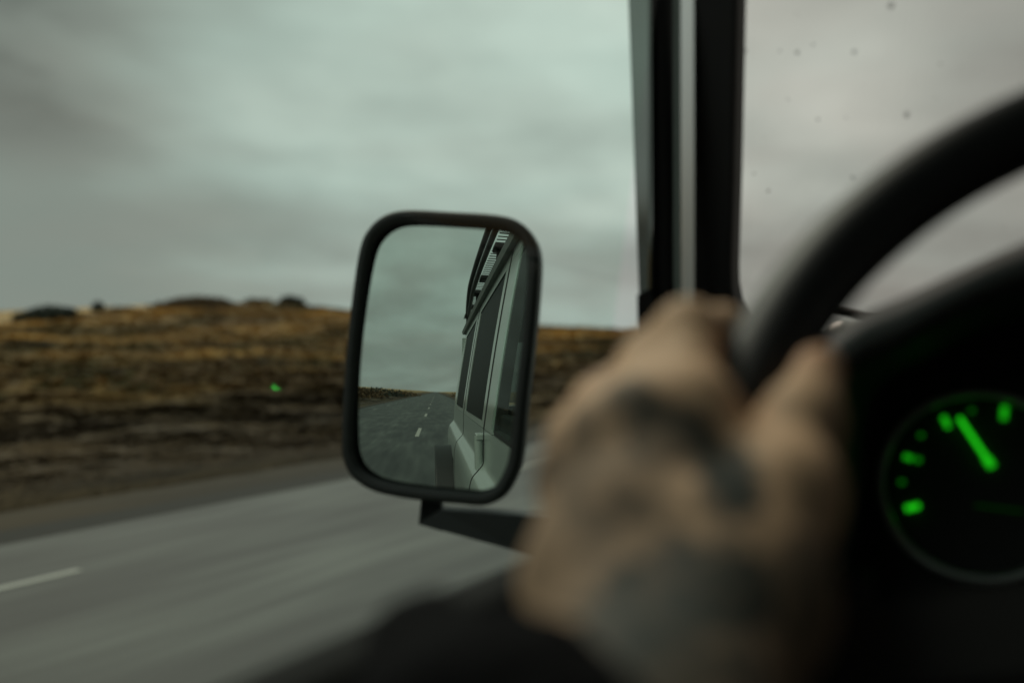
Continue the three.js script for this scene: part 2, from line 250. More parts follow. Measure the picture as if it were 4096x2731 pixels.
{
  // driver's door
  const d = obj('driver_door', [smoothSkin(-0.62, 0.565), upper(0.335, 0.565, 1.252, 1.905), upper(-0.62, 0.565, 1.907, 1.97)], paint, car);
  obj('door_trim', [boxAt(-0.2275, 1.0, -0.03, 0.035, 0.64, 1.16, 0.012), boxAt(-0.2, 0.82, 0.15, 0.05, 0.05, 0.5, 0.015)], phy(0.022, 0.023, 0.023, 0.9, { specularIntensity: 0.3 }), d);
  obj('window_pane', upper(-0.6, 0.33, 1.27, 1.9, 0.0), glassSide, d).geometry = (() => { const q = (z, y) => V(sideX(y) - 0.006, y, z); const g = new THREE.BufferGeometry().setFromPoints([q(-0.61, 1.27), q(0.33, 1.27), q(0.33, 1.9), q(-0.61, 1.27), q(0.33, 1.9), q(-0.61, 1.9)]); g.computeVertexNormals(); return g; })();
  obj('window_seal', [upper(0.312, 0.333, 1.26, 1.9, 0.04, -0.004), upper(-0.6, 0.312, 1.885, 1.9, 0.04, -0.004), upper(-0.6, 0.312, 1.252, 1.268, 0.03, -0.004)], rubber, d);
  // rear door
  const r = obj('rear_door', [smoothSkin(0.58, 1.8), upper(0.58, 0.675, 1.252, 1.905), upper(1.69, 1.8, 1.252, 1.905), upper(0.58, 1.8, 1.907, 1.97), upper(0.675, 1.69, 1.252, 1.275, 0.03)], paint, car);
  obj('door_pane', upper(0.68, 1.685, 1.277, 1.9, 0.006, -0.022), darkPane, r);
  obj('window_strip', upper(0.677, 0.765, 1.28, 1.86, 0.02, -0.012), std(0.11, 0.145, 0.13, 0.5), r);  // grey-green strip along the front edge of the dark pane
  for (const [y, l] of [[1.155, 0.13]]) { obj('door_hinge', [bar(V(-0.288, y - l / 2, 0.61), V(-0.288, y + l / 2, 0.61), 0.017, 14), boxAt(-0.284, y + 0.062, 0.625, 0.03, 0.026, 0.07, 0.006)], paint, r); }
  // rear quarter
  const q = obj('rear_quarter', [smoothSkin(1.815, 1.95, 0.5), smoothSkin(1.95, 2.9, 0.92), smoothSkin(2.9, 3.3, 0.5), upper(1.815, 1.95, 1.252, 1.905), upper(2.98, 3.3, 1.252, 1.905), upper(1.815, 3.3, 1.907, 1.97), upper(1.95, 2.98, 1.252, 1.275, 0.03)], paint, car);
  obj('quarter_pane', upper(1.955, 2.975, 1.277, 1.9, 0.006, -0.022), darkPane, q);
  obj('window_strip', upper(1.96, 2.2, 1.28, 1.86, 0.02, -0.012), std(0.11, 0.145, 0.13, 0.5), q);  // grey-green strip along the front edge of the quarter pane
  for (const [z0, z1] of [[0.5655, 0.5795], [1.8005, 1.8145]]) obj('shut_line_seal', [upper(z0 - 0.007, z1 + 0.007, 1.252, 1.97, 0.03, 0.0015), skin(z0, z1).translate(-0.0015, 0, 0)], rubber, car);
  // right side, rear, roof, floor
  const rs = obj('right_side', [boxAt(1.36, 0.9, 1.35, 0.06, 0.7, 3.9, 0.01), boxAt(1.33, 1.6, 0.45, 0.05, 0.7, 0.2), boxAt(1.33, 1.6, 1.75, 0.05, 0.7, 0.2), boxAt(1.33, 1.6, 3.2, 0.05, 0.7, 0.2), boxAt(1.33, 1.6, -0.7, 0.05, 0.7, 0.12), boxAt(1.31, 1.96, 1.27, 0.06, 0.1, 4.05)], paint, car);
  obj('side_lining', [boxAt(1.3, 0.95, 1.3, 0.04, 0.7, 3.8, 0.01)], trim, rs);
  obj('rear_wall', [boxAt(0.53, 0.9, 3.275, 1.56, 0.72, 0.05, 0.01), boxAt(-0.1, 1.6, 3.275, 0.2, 0.66, 0.05), boxAt(1.15, 1.6, 3.275, 0.3, 0.66, 0.05), boxAt(0.53, 1.95, 3.275, 1.36, 0.08, 0.05)], paint, car);
  obj('roof', [boxAt(0.55, 2.025, 1.24, 1.44, 0.05, 4.16, 0.02)], paint, car);
  obj('roof_gutter', [extrudeZ([[-0.195, 1.972], [-0.205, 2.0], [-0.197, 2.003], [-0.18, 1.985], [-0.14, 1.99], [-0.14, 1.972]], -0.82, 3.31)], std(0.16, 0.19, 0.175, 0.5), car);
  obj('headliner', boxAt(0.55, 1.985, 1.24, 1.36, 0.022, 4.0), std(0.42, 0.42, 0.4, 0.9), car);
  obj('floor', boxAt(0.53, 0.62, 1.25, 1.62, 0.06, 4.0), trim, car);
  obj('side_sill', boxAt(-0.27, 0.5, 0.6, 0.1, 0.09, 2.5, 0.02), black, car);
}
{
  // windscreen, its frame and the driver-side pillar
  const beta = Math.atan(14 * Math.PI / 180), wz = (y) => -0.86 + (y - 1.25) * Math.tan(rad(14));
  const pN = V(0, -Math.sin(rad(14)), Math.cos(rad(14))).normalize(), p0 = V(0, 1.25, -0.86);
  // hole outline in (x, v): v runs up the leaning plane
  const to2 = (p) => new THREE.Vector2(p.x, (p.y - 1.25) / Math.cos(rad(14)));
  const hole = [[2972, -1200], [2970, 0], [2955, 700], [2944, 1050], [2946, 1130], [2960, 1200], [2985, 1255], [3020, 1298], [3070, 1325], [3150, 1340], [3400, 1345]].map(([x, y]) => to2(onPlane(x, y, p0, pN)));
  const vb = hole[hole.length - 1].y, vt = (1.93 - 1.25) / Math.cos(rad(14));
  const outline = new THREE.Shape([to2(onPlane(2788, 2900, p0, pN)), new THREE.Vector2(1.36, -0.16), new THREE.Vector2(1.27, 0.745), to2(onPlane(2778, -1280, p0, pN))]);
  const hp = [...hole.slice(1), new THREE.Vector2(1.2, vb), new THREE.Vector2(1.24, vb + 0.05), new THREE.Vector2(1.18, vt - 0.04), new THREE.Vector2(1.14, vt), new THREE.Vector2(hole[1].x + 0.1, vt), new THREE.Vector2(hole[1].x + 0.055, vt - 0.03)];
  outline.holes.push(new THREE.Path(hp));
  const place = (g) => { const p = g.attributes.position; for (let i = 0; i < p.count; i++) { const v = p.getY(i), w = p.getZ(i); p.setXYZ(i, p.getX(i), 1.25 + v * Math.cos(rad(14)) - w * Math.sin(rad(14)), -0.86 + v * Math.sin(rad(14)) + w * Math.cos(rad(14))); } g.computeVertexNormals(); return g; };
  const f = obj('windscreen_frame', place(new THREE.ExtrudeGeometry(outline, { depth: 0.022, bevelEnabled: true, bevelSize: 0.003, bevelThickness: 0.003, bevelSegments: 2 })), std(0.014, 0.015, 0.015, 0.6), car);
  const ws = obj('windscreen', place(new THREE.PlaneGeometry(1.56, 0.9, 1, 1).translate(0.55, 0.3, -0.006)), glassFront, car);
  const sp = []; const r = rng(8);
  const speck = (x, y, s) => { const p = onPlane(x, y, p0, pN); const g = new THREE.SphereGeometry(s, 9, 6); g.scale(1, 1, 0.3); const ps = g.attributes.position; for (let i = 0; i < ps.count; i++) { const k = 1 + 0.25 * n3(ps.getX(i) / s + x, ps.getY(i) / s, y); ps.setXY(i, ps.getX(i) * k, ps.getY(i) * k); } sp.push(g.translate(p.x, p.y, p.z - 0.006)); };
  for (const [x, y, s] of [[1400, 15, 2.6], [1222, 240, 1.8], [945, 242, 1.9], [860, 235, 1.0], [1022, 205, 1.1], [1478, 545, 2.2], [1045, 568, 1.2], [805, 915, 1.4], [735, 832, 1.0], [1215, 850, 1.4], [694, 235, 1.3], [1640, 300, 0.9], [1180, 560, 0.7], [900, 470, 0.8]]) speck(2400 + x / 1.206, y / 1.206, s * 0.00105);
  for (let i = 0; i < 14; i++) speck(2990 + r() * 1500, r() * 1200, 0.0003 + r() * 0.0005);
  obj('dirt_speck', sp, std(0.12, 0.1, 0.08, 0.9, { transparent: true, opacity: 0.26 }), ws, 'stuff');

  // upright strips between door window and windscreen; each is a solid that follows the lean of the pillar
  const upright = (xa, xb, dTop, dBot, th, y0 = 1420, x0a = xa, x0b = xb, dd = 0.004) => {
    const P = (x, y, d) => at(x, y, d), ext = (t, b, k) => b.clone().add(t.clone().sub(b).multiplyScalar(k));
    const tl = P(xa, 0, dTop), tr = P(xb, 0, dTop + dd), bl = P(x0a, 1300, dBot), br = P(x0b, 1300, dBot + dd), dir = V(-0.3, 0, -0.954).multiplyScalar(th);
    const c = [[tl, bl], [tr, br]].map(([t, b]) => [ext(t, b, 2.15), ext(t, b, -0.62)]);
    const B = [c[0][1], c[1][1], c[1][1].clone().add(dir), c[0][1].clone().add(dir)], T = [c[0][0], c[1][0], c[1][0].clone().add(dir), c[0][0].clone().add(dir)];
    return hexa(B, T);
  };
  const a = obj('windscreen_pillar', upright(2688, 2792, 0.795, 0.812, 0.05), black, car);
  // the painted edge that shows as a pale line: a rounded bead
  const bead = (x, d, r_, y1 = 0, y0 = 1300) => { const t = at(x, 0, d), b = at(x + 2, 1300, d + 0.015), k = t.clone().sub(b); return bar(b.clone().addScaledVector(k, -0.62), b.clone().addScaledVector(k, 2.1), r_, 18); };
  obj('pillar_bead', upright(2724, 2776, 0.752, 0.772, 0.012, 1420, 2726, 2778, -0.0052), std(0.85, 0.89, 0.86, 0.25, { metalness: 0.85 }), a); obj('pillar_edge', bead(2714, 0.765, 0.004), std(0.12, 0.16, 0.14, 0.4), a);
  obj('door_seal', [bead(2645, 0.79, 0.0095), bead(2612, 0.79, 0.006)], rubber, a);
  const df = obj('door_frame', upright(2514, 2606, 0.783, 0.796, 0.012, 1420, 2561, 2612, -0.0095), std(0.3, 0.34, 0.32, 0.1, { metalness: 1 }), car);
  obj('frame_foot', hexa([at(2553, 1440, 0.79), at(2640, 1440, 0.79), at(2640, 1440, 0.8), at(2553, 1440, 0.8)], [at(2549, 1180, 0.776), at(2606, 1150, 0.776), at(2606, 1150, 0.786), at(2549, 1180, 0.786)]), black, df);
}
{
  // bonnet and cowl outside the windscreen, wiper
  const b = obj('bonnet', [boxAt(0.55, 1.2, -1.45, 1.46, 0.48, 0.9, 0.03)], paint, car);
  for (const x of [-0.24, 1.33]) obj('front_wing', boxAt(x, 1.15, -1.62, 0.14, 0.42, 1.1, 0.05), paint, car);
  const s = at(3300, 1232, 0.96), e = at(3455, 1262, 0.93);
  obj('wiper', [bar(s.clone().addScaledVector(e.clone().sub(s), -1.4), e, 0.0045), bar(e, e.clone().add(V(0.45, -0.012, 0)), 0.004)], black, car);
  const c = obj('cowl', boxAt(0.55, 1.405, -0.965, 1.44, 0.09, 0.16, 0.02), paint, car); c.position.y = 0.004;
}
{
  // wheels
  const wheel = (x, z, side) => {
    const prof = [[0.2, -0.11], [0.34, -0.115], [0.385, -0.1], [0.4, -0.06], [0.403, 0], [0.4, 0.06], [0.385, 0.1], [0.34, 0.115], [0.2, 0.11], [0.2, -0.11]].map(([a, c]) => new THREE.Vector2(a, c));
    const ty = new THREE.LatheGeometry(prof, 40).rotateZ(Math.PI / 2), rim = new THREE.LatheGeometry([[0.0, 0.03], [0.06, 0.04], [0.07, 0.02], [0.17, 0.03], [0.2, 0.09], [0.21, 0.1], [0.21, -0.1]].map(([a, c]) => new THREE.Vector2(a, c)), 30).rotateZ(side * Math.PI / 2);
    const w = obj('wheel', ty.translate(x, 0.403, z), tyreM, car); obj('rim', rim.translate(x, 0.403, z), chrome, w); return w;
  };
  wheel(-0.31, 2.42, 1); wheel(1.33, 2.42, -1); wheel(-0.25, -1.65, 1); wheel(1.33, -1.65, -1);
  const arch = (x, z) => { const s = new THREE.Shape(); s.absarc(0, 0, 0.535, -0.1, Math.PI + 0.1, false); s.absarc(0, 0, 0.455, Math.PI + 0.1, -0.1, true); return new THREE.ExtrudeGeometry(s, { depth: 0.17, bevelEnabled: true, bevelSize: 0.012, bevelThickness: 0.012, bevelSegments: 2, curveSegments: 24 }).rotateY(-Math.PI / 2).translate(x, 0.42, z); };
  obj('wheel_arch', arch(-0.29, 2.42), black, car);
}
{
  // roof rack: rails, crossbars, thin floor slats
  const rack = obj('roof_rack', [tube([V(-0.25, 2.145, -0.5), V(-0.252, 2.145, 0.7), V(-0.25, 2.145, 1.35), V(-0.24, 2.145, 1.95), V(-0.205, 2.145, 2.6), V(-0.16, 2.14, 3.28)], 0.016, 60, 8), tube([V(-0.225, 2.115, -0.5), V(-0.228, 2.115, 0.7), V(-0.225, 2.115, 1.35), V(-0.215, 2.115, 1.95), V(-0.185, 2.115, 2.6), V(-0.15, 2.11, 3.28)], 0.016, 60, 8), bar(V(1.3, 2.13, -0.5), V(1.3, 2.13, 3.28), 0.018), bar(V(-0.158, 2.13, 3.28), V(1.3, 2.13, 3.28), 0.018), bar(V(-0.225, 2.13, -0.5), V(1.3, 2.13, -0.5), 0.018)], std(0.03, 0.034, 0.033, 0.5), car);
  for (const z of [0.05, 0.52, 1.0, 1.63, 2.06, 2.6, 3.05]) obj('crossbar', boxAt(0.55, 2.12, z, 1.5, 0.03, 0.1, 0.008), black, rack);
  for (const z of [0.0, 1.0, 2.06, 3.05]) { obj('rack_foot', bar(V(-0.17, 1.995, z), V(-0.17, 2.12, z), 0.013), black, rack); obj('rack_foot', bar(V(1.25, 2.03, z), V(1.25, 2.12, z), 0.013), black, rack); }
  const sl = []; for (let z = -0.46; z < 3.25; z += 0.045) { if ([0.05, 0.52, 1.0, 1.63, 2.06, 2.6, 3.05].some((q) => Math.abs(q - z) < 0.06)) continue; sl.push(boxAt(0.55, 2.125, z, 1.5, 0.004, 0.007)); }
  obj('rack_slats', sl, std(0.08, 0.085, 0.08, 0.5), rack, 'stuff');
  obj('gutter_rail', tube([V(-0.175, 2.03, -0.6), V(-0.172, 2.035, 1.5), V(-0.165, 2.035, 3.25)], 0.013, 20, 8), std(0.05, 0.056, 0.054, 0.5), rack);
}
{
  // door mirror: convex glass in a black frame on an arm
  const zp = (x, y) => [1300 + x / 1.188, 780 + y / 1.188], DM = 0.85, R = 1.3;
  const vp = zp(528, 935), c0 = at(...zp(550, 770), DM), dv = sight(...vp).normalize(), n0 = dv.clone().negate().add(V(0, 0, 1)).normalize();
  const pv = onPlane(...vp, c0, n0), S = pv.clone().addScaledVector(n0, -R);
  const onGlass = (x, y) => { const d = sight(...zp(x, y)).normalize(), q = EYE.clone().sub(S), b = q.dot(d), t = -b - Math.sqrt(b * b - q.dot(q) + R * R); return EYE.clone().addScaledVector(d, t); };
  const outer = [[390, 72], [600, 80], [820, 95], [925, 128], [990, 195], [1022, 290], [1018, 450], [996, 700], [966, 960], [938, 1230], [908, 1335], [850, 1430], [760, 1474], [640, 1468], [450, 1450], [250, 1413], [145, 1352], [95, 1270], [82, 1150], [100, 800], [134, 480], [168, 260], [210, 165], [285, 98]];
  const ctr = onGlass(550, 770), nc = ctr.clone().sub(S).normalize(), ex = V(0, 1, 0).cross(nc).normalize(), ey = nc.clone().cross(ex);
  const loc = (p) => { const q = p.clone().sub(ctr); return new THREE.Vector2(q.dot(ex), q.dot(ey)); };
  const oc = new THREE.CatmullRomCurve3(outer.map(([x, y]) => { const l = loc(onPlane(...zp(x, y), ctr, nc)); return V(l.x, l.y, 0); }), true, 'catmullrom', 0.5).getPoints(96).slice(0, 96);
  const ring = (inset, h) => oc.map((p, i) => { const a = oc[(i + 95) % 96], b = oc[(i + 1) % 96], t = b.clone().sub(a).normalize(); const nn = V(t.y, -t.x, 0); if (nn.dot(p) > 0) nn.negate(); const q = p.clone().addScaledVector(nn, inset); return ctr.clone().addScaledVector(ex, q.x).addScaledVector(ey, q.y).addScaledVector(nc, h); });
  const loft = (rings, cap0, cap1) => {
    const P = [], I = [], m = 96; rings.forEach((r) => r.forEach((p) => P.push(p.x, p.y, p.z)));
    for (let k = 0; k < rings.length - 1; k++) for (let i = 0; i < m; i++) { const a = k * m + i, b = k * m + (i + 1) % m; I.push(a, a + m, b, b, a + m, b + m); }
    if (cap1) { const base = (rings.length - 1) * m, c = rings[rings.length - 1].reduce((s, p) => s.add(p), V(0, 0, 0)).divideScalar(m); P.push(c.x, c.y, c.z); for (let i = 0; i < m; i++) I.push(base + i, P.length / 3 - 1, base + (i + 1) % m); }
    const g = new THREE.BufferGeometry(); g.setAttribute('position', new THREE.Float32BufferAttribute(P, 3)); g.setIndex(I); g.computeVertexNormals(); return g;
  };
  const sm_ = new THREE.Group(); sm_.name = 'side_mirror'; car.add(sm_);
  obj('mirror_frame', loft([ring(0.0112, 0.0), ring(0.0095, 0.0045), ring(0.005, 0.006), ring(0.001, 0.0045), ring(0, 0), ring(0, -0.012), ring(0.006, -0.024), ring(0.02, -0.034), ring(0.045, -0.042), ring(0.06, -0.043)], false, true), std(0.02, 0.022, 0.021, 0.5), sm_);
  // glass: rings from the rim inwards, pushed onto the sphere
  const gr = [0.008, 0.02, 0.032, 0.044, 0.056, 0.066].map((k) => ring(k, -0.002)); const cen = V(0, 0, 0); gr[5].forEach((p) => cen.addScaledVector(p, 1 / 96));
  const P = [], N = [], I = [];
  const push = (p) => { const n = p.clone().sub(S).normalize(), q = S.clone().addScaledVector(n, R); P.push(q.x, q.y, q.z); N.push(n.x, n.y, n.z); };
  const G = []; for (let k = 0; k <= 40; k++) G.push(gr[0].map((p) => p.clone().lerp(cen, Math.min(1, k / 40)))); G.forEach((r) => r.forEach(push));
  for (let k = 0; k < 40; k++) for (let i = 0; i < 96; i++) { const a = k * 96 + i, b = k * 96 + (i + 1) % 96; I.push(a, a + 96, b, b, a + 96, b + 96); }
  const g = new THREE.BufferGeometry(); g.setAttribute('position', new THREE.Float32BufferAttribute(P, 3)); g.setAttribute('normal', new THREE.Float32BufferAttribute(N, 3)); g.setIndex(I);
  obj('mirror_glass', g, std(0.6, 0.675, 0.63, 0, { metalness: 1 }), sm_);
  // arm: an upright clamp under the frame and a tapering flat arm to the door
  const A = (x, y, d) => at(1550 + x / 2.851, 1900 + y / 2.851, d);
  const slab = (q, th) => { const dir = V(-0.47, 0, -0.88).multiplyScalar(th); return hexa(q, q.map((p) => p.clone().add(dir))); };
  obj('mirror_arm', [slab([A(352, 560, 0.842), A(1540, 885, 0.822), A(1560, 462, 0.822), A(620, 398, 0.842)], 0.03), slab([A(352, 560, 0.845), A(625, 640, 0.845), A(605, 250, 0.866), A(385, 250, 0.866)], 0.028), slab([A(1500, 872, 0.822), A(2500, 1150, 0.795), A(2500, 540, 0.795), A(1500, 460, 0.822)], 0.03)], std(0.018, 0.02, 0.02, 0.6), sm_);
}
{
  // steering wheel
  const c = V(0.0944, 1.3927, -0.3587), t = rad(40), R = 0.1929, o = new THREE.Group(); o.name = 'steering_wheel'; o.position.copy(c); o.rotation.x = -t; car.add(o);
  const leather = std(0.017, 0.018, 0.02, 0.5);
  obj('wheel_rim', new THREE.TorusGeometry(R, 0.0165, 20, 96), leather, o);
  obj('hub', new THREE.CylinderGeometry(0.06, 0.07, 0.04, 28).rotateX(Math.PI / 2).translate(0, -0.01, -0.05), black, o);
  for (const a of [rad(-25), rad(205), rad(270)]) obj('spoke', hexa([V(0.05, -0.018, -0.055), V(R, -0.013, -0.005), V(R, 0.013, -0.005), V(0.05, 0.018, -0.055)].map((p) => p.applyAxisAngle(V(0, 0, 1), a)), [V(0.05, -0.018, -0.04), V(R, -0.013, 0.004), V(R, 0.013, 0.004), V(0.05, 0.018, -0.04)].map((p) => p.applyAxisAngle(V(0, 0, 1), a))), black, o);
  obj('steering_column', bar(c.clone().add(V(0, -0.04, -0.04)), c.clone().add(V(0, -0.26, -0.32)), 0.04, 16), black, car);
  obj('indicator_stalk', [bar(at(3450, 2600, 0.55), at(3290, 2520, 0.46), 0.007, 12), new THREE.SphereGeometry(0.009, 14, 10).translate(...at(3290, 2520, 0.46).toArray())], std(0.03, 0.033, 0.033, 0.35), car);
}
{
  // dashboard and instruments
  const dash = obj('dashboard', [boxAt(0.56, 1.2, -0.795, 1.5, 0.4, 0.09, 0.03), boxAt(0.56, 0.95, -0.66, 1.5, 0.3, 0.24, 0.03), boxAt(0.1, 1.13, -0.68, 0.42, 0.2, 0.16, 0.02)], trim, car);
  const half = (pts, z) => { const c = new THREE.CatmullRomCurve3(pts.map(([x, y]) => V(x, y, z)), false, 'centripetal').getPoints(20); return [...c, ...c.slice(0, 20).reverse().map((p) => V(0.2 - p.x, p.y, z))]; };
  const oP = [[-0.118, 1.2], [-0.117, 1.36], [-0.108, 1.425], [-0.087, 1.446], [-0.062, 1.457], [-0.034, 1.4705], [-0.008, 1.482], [0.04, 1.496], [0.1, 1.502]], iP = [[-0.104, 1.2], [-0.103, 1.36], [-0.099, 1.402], [-0.087, 1.4185], [-0.069, 1.4275], [-0.048, 1.44], [-0.021, 1.453], [0.04, 1.468], [0.1, 1.474]];
  const sh = (q, dx, dy) => q.map(([x, y]) => [0.1 + (x - 0.1) * dx, y + dy]), mP = oP.map(([x, y], k) => [(x * 0.55 + iP[k][0] * 0.45), (y * 0.55 + iP[k][1] * 0.45)]);
  const o0 = half(oP, -0.562), i0 = half(iP, -0.558), iB = half(sh(iP, 0.97, -0.012), -0.72), oB = half(sh(oP, 1, -0.02), -0.75), mid = half(mP, -0.552);
  const rings = [oB, o0, mid, i0, iB], P = [], I = [], m = 41; rings.forEach((r) => r.forEach((p) => P.push(p.x, p.y, p.z)));
  for (let k = 0; k < rings.length - 1; k++) for (let i = 0; i < m - 1; i++) { const a = k * m + i; I.push(a, a + 1, a + m, a + 1, a + m + 1, a + m); }
  const g = new THREE.BufferGeometry(); g.setAttribute('position', new THREE.Float32BufferAttribute(P, 3)); g.setIndex(I); g.computeVertexNormals();
  const hood = obj('instrument_hood', g, std(0.07, 0.076, 0.076, 0.6), car);
  for (const x of [-0.1, 0.3]) obj('hood_cheek', boxAt(x, 1.22, -0.66, 0.03, 0.16, 0.14, 0.012), trim, hood);
  const fc = at(3945, 1905, 0.6), fn = V(0, 0.28, 0.96).normalize(), fx = V(1, 0, 0), fy = fn.clone().cross(fx).normalize();
  const dial = new THREE.Group(); dial.name = 'speedometer'; car.add(dial);
  const on = (x, y, lift = 0) => onPlane(x, y, fc.clone().addScaledVector(fn, lift), fn);
  obj('dial_face', new THREE.BoxGeometry(0.36, 0.2, 0.008).applyMatrix4(new THREE.Matrix4().makeBasis(fx, fy, fn)).translate(...fc.clone().addScaledVector(fn, -0.006).add(V(0.1, 0.0, 0)).toArray()), std(0.03, 0.032, 0.031, 0.8), dial);
  // bezel: circle through points read off the photograph's ring
  const rp = [[3522, 1943], [3556, 2062], [3607, 2155], [3675, 2223], [3760, 2274], [3870, 2308]].map(([x, y]) => { const q = on(x, y, 0.006).sub(fc); return [q.dot(fx), q.dot(fy)]; });
  let bx = 0, by = 0, br = 0.06; for (let k = 0; k < 3000; k++) { let gx = 0, gy = 0, gr_ = 0; for (const [x, y] of rp) { const dx = x - bx, dy = y - by, d = Math.hypot(dx, dy), e = d - br; gx += -dx / d * e; gy += -dy / d * e; gr_ += -e; } bx -= 0.05 * gx; by -= 0.05 * gy; br -= 0.05 * gr_; }
  obj('bezel', new THREE.TorusGeometry(br, 0.0032, 12, 80).applyMatrix4(new THREE.Matrix4().makeBasis(fx, fy, fn)).translate(...fc.clone().addScaledVector(fn, 0.006).addScaledVector(fx, bx).addScaledVector(fy, by).toArray()), std(0.42, 0.45, 0.44, 0.4, { metalness: 0.8 }), dial);
  const glow = (k) => new THREE.MeshStandardMaterial({ color: 0x020402, emissive: new THREE.Color().setRGB(0.012, 0.55, 0.008), emissiveIntensity: k, roughness: 0.6 });
  const mark = (x0, y0, x1, y1, w, k, name = 'glowing_tick') => { const a = on(x0, y0, 0.002), b = on(x1, y1, 0.002), l = a.distanceTo(b), u = b.clone().sub(a).normalize(), v = fn.clone().cross(u); return obj(name, new RoundedBoxGeometry(l, w, 0.0016, 2, 0.0006).applyMatrix4(new THREE.Matrix4().makeBasis(u, v, fn)).translate(...a.add(b).multiplyScalar(0.5).toArray()), glow(k), dial); };
  const q = (x, y) => [3200 + x / 1.1786, 1400 + y / 1.1786];
  mark(...q(752, 318), ...q(902, 540), 0.0026, 1.2, 'glowing_needle'); mark(...q(878, 505), ...q(910, 552), 0.0046, 0.9, 'glowing_needle_root');
  mark(...q(500, 748), ...q(566, 732), 0.0034, 1.1); mark(...q(492, 500), ...q(532, 512), 0.0032, 0.6); mark(...q(545, 512), ...q(572, 522), 0.003, 0.3); mark(...q(676, 312), ...q(704, 366), 0.0032, 0.75); mark(...q(968, 264), ...q(962, 328), 0.0034, 0.7);
  for (const [x, y, k] of [[482, 622, 0.13], [573, 402, 0.13], [812, 285, 0.11]]) mark(...q(x - 14, y), ...q(x + 14, y), 0.0028, k * 1.2);
  for (const [x, y] of [[865, 735], [1020, 755], [940, 745]]) mark(...q(x - 40, y - 2), ...q(x + 40, y + 4), 0.0022, 0.02, 'glowing_counter');
  // green indicator telltale in the cluster: its reflection shows in the side window
  const lamp = V(0.04, 1.3109, -0.6388);
  obj('glowing_telltale', new RoundedBoxGeometry(0.0075, 0.0036, 0.003, 2, 0.0014).applyQuaternion(new THREE.Quaternion().setFromUnitVectors(V(0, 0, 1), V(-0.624, 0.221, 0.75).normalize())).translate(lamp.x, lamp.y, lamp.z), new THREE.MeshStandardMaterial({ color: 0x020402, emissive: new THREE.Color().setRGB(0.012, 0.5, 0.05), emissiveIntensity: 34, roughness: 0.6 }), dial);
  { const ax = V(-0.624, 0.221, 0.75).normalize(), h = new THREE.LatheGeometry([[0.0001, -0.004], [0.0075, -0.004], [0.0075, 0.016], [0.0062, 0.016], [0.0058, -0.003], [0.0001, -0.003]].map(([a, b]) => new THREE.Vector2(a, b)), 20); obj('added_light_shroud', h.applyQuaternion(new THREE.Quaternion().setFromUnitVectors(V(0, 1, 0), ax)).translate(lamp.x, lamp.y, lamp.z), rubber, dial); }  // tube added round the telltale to keep its light off the bezel
}

{
  // unseen seats added to block light from behind, panes of the far side
  for (const x of [0.2, 0.88]) {
    const st = obj('seat', [boxAt(x, 0.86, 0.22, 0.5, 0.16, 0.5, 0.05), boxAt(x, 1.2, 0.52, 0.48, 0.66, 0.12, 0.05).translate(0, 0, 0)], trim, car);
    obj('headrest', boxAt(x, 1.64, 0.56, 0.27, 0.17, 0.09, 0.035), trim, st);
  }
  const tint = phy(0.15, 0.165, 0.155, 0, { transmission: 1, thickness: 0, ior: 1.5 });  // far panes tinted dark to cut the light reaching the hand
  obj('side_pane', new THREE.PlaneGeometry(3.9, 0.68).rotateY(Math.PI / 2).translate(1.335, 1.6, 1.27), tint, car);
  obj('rear_pane', new THREE.PlaneGeometry(1.02, 0.62).translate(0.5, 1.6, 3.275), tint, car);
}

// ---------- the driver's arm ----------
function blob(centre, half, n, sdf) {
  const mc = new MarchingCubes(n, new THREE.MeshBasicMaterial(), false, false, 200000); mc.isolation = 0; mc.reset();
  const hs = n / 2, p = V(0, 0, 0);
  for (let k = 0; k < n; k++) for (let j = 0; j < n; j++) for (let i = 0; i < n; i++) { p.set((i - hs) / hs * half + centre.x, (j - hs) / hs * half + centre.y, (k - hs) / hs * half + centre.z); mc.field[i + j * n + k * n * n] = -sdf(p); }
  mc.update();
  let g = new THREE.BufferGeometry(); g.setAttribute('position', new THREE.Float32BufferAttribute(Array.from(mc.positionArray.subarray(0, mc.count * 3)).map((v, i) => v * half + [centre.x, centre.y, centre.z][i % 3]), 3));
  g = mergeVertices(g, 1e-5);
  const ix = g.index.array, ps = g.attributes.position, A = V(0, 0, 0), B = V(0, 0, 0), C = V(0, 0, 0); let vol = 0;
  for (let i = 0; i < ix.length; i += 3) { A.fromBufferAttribute(ps, ix[i]).sub(centre); B.fromBufferAttribute(ps, ix[i + 1]).sub(centre); C.fromBufferAttribute(ps, ix[i + 2]).sub(centre); vol += A.dot(B.cross(C)); }
  if (vol < 0) for (let i = 0; i < ix.length; i += 3) { const t = ix[i]; ix[i] = ix[i + 1]; ix[i + 1] = t; }
  g.computeVertexNormals(); return g;
}
function capsules(bones, k) {
  const pre = bones.map(([a, b, ra, rb]) => ({ a, ab: b.clone().sub(a), ra, rb, l: Math.max(1e-9, b.distanceToSquared(a)) })), q = V(0, 0, 0);
  return (p) => { let d = 1; for (const c of pre) { q.copy(p).sub(c.a); const t = Math.min(1, Math.max(0, q.dot(c.ab) / c.l)); const e = q.addScaledVector(c.ab, -t).length() - mix(c.ra, c.rb, t); const h = Math.max(k - Math.abs(d - e), 0) / k; d = Math.min(d, e) - h * h * k * 0.25; } return d; };
}
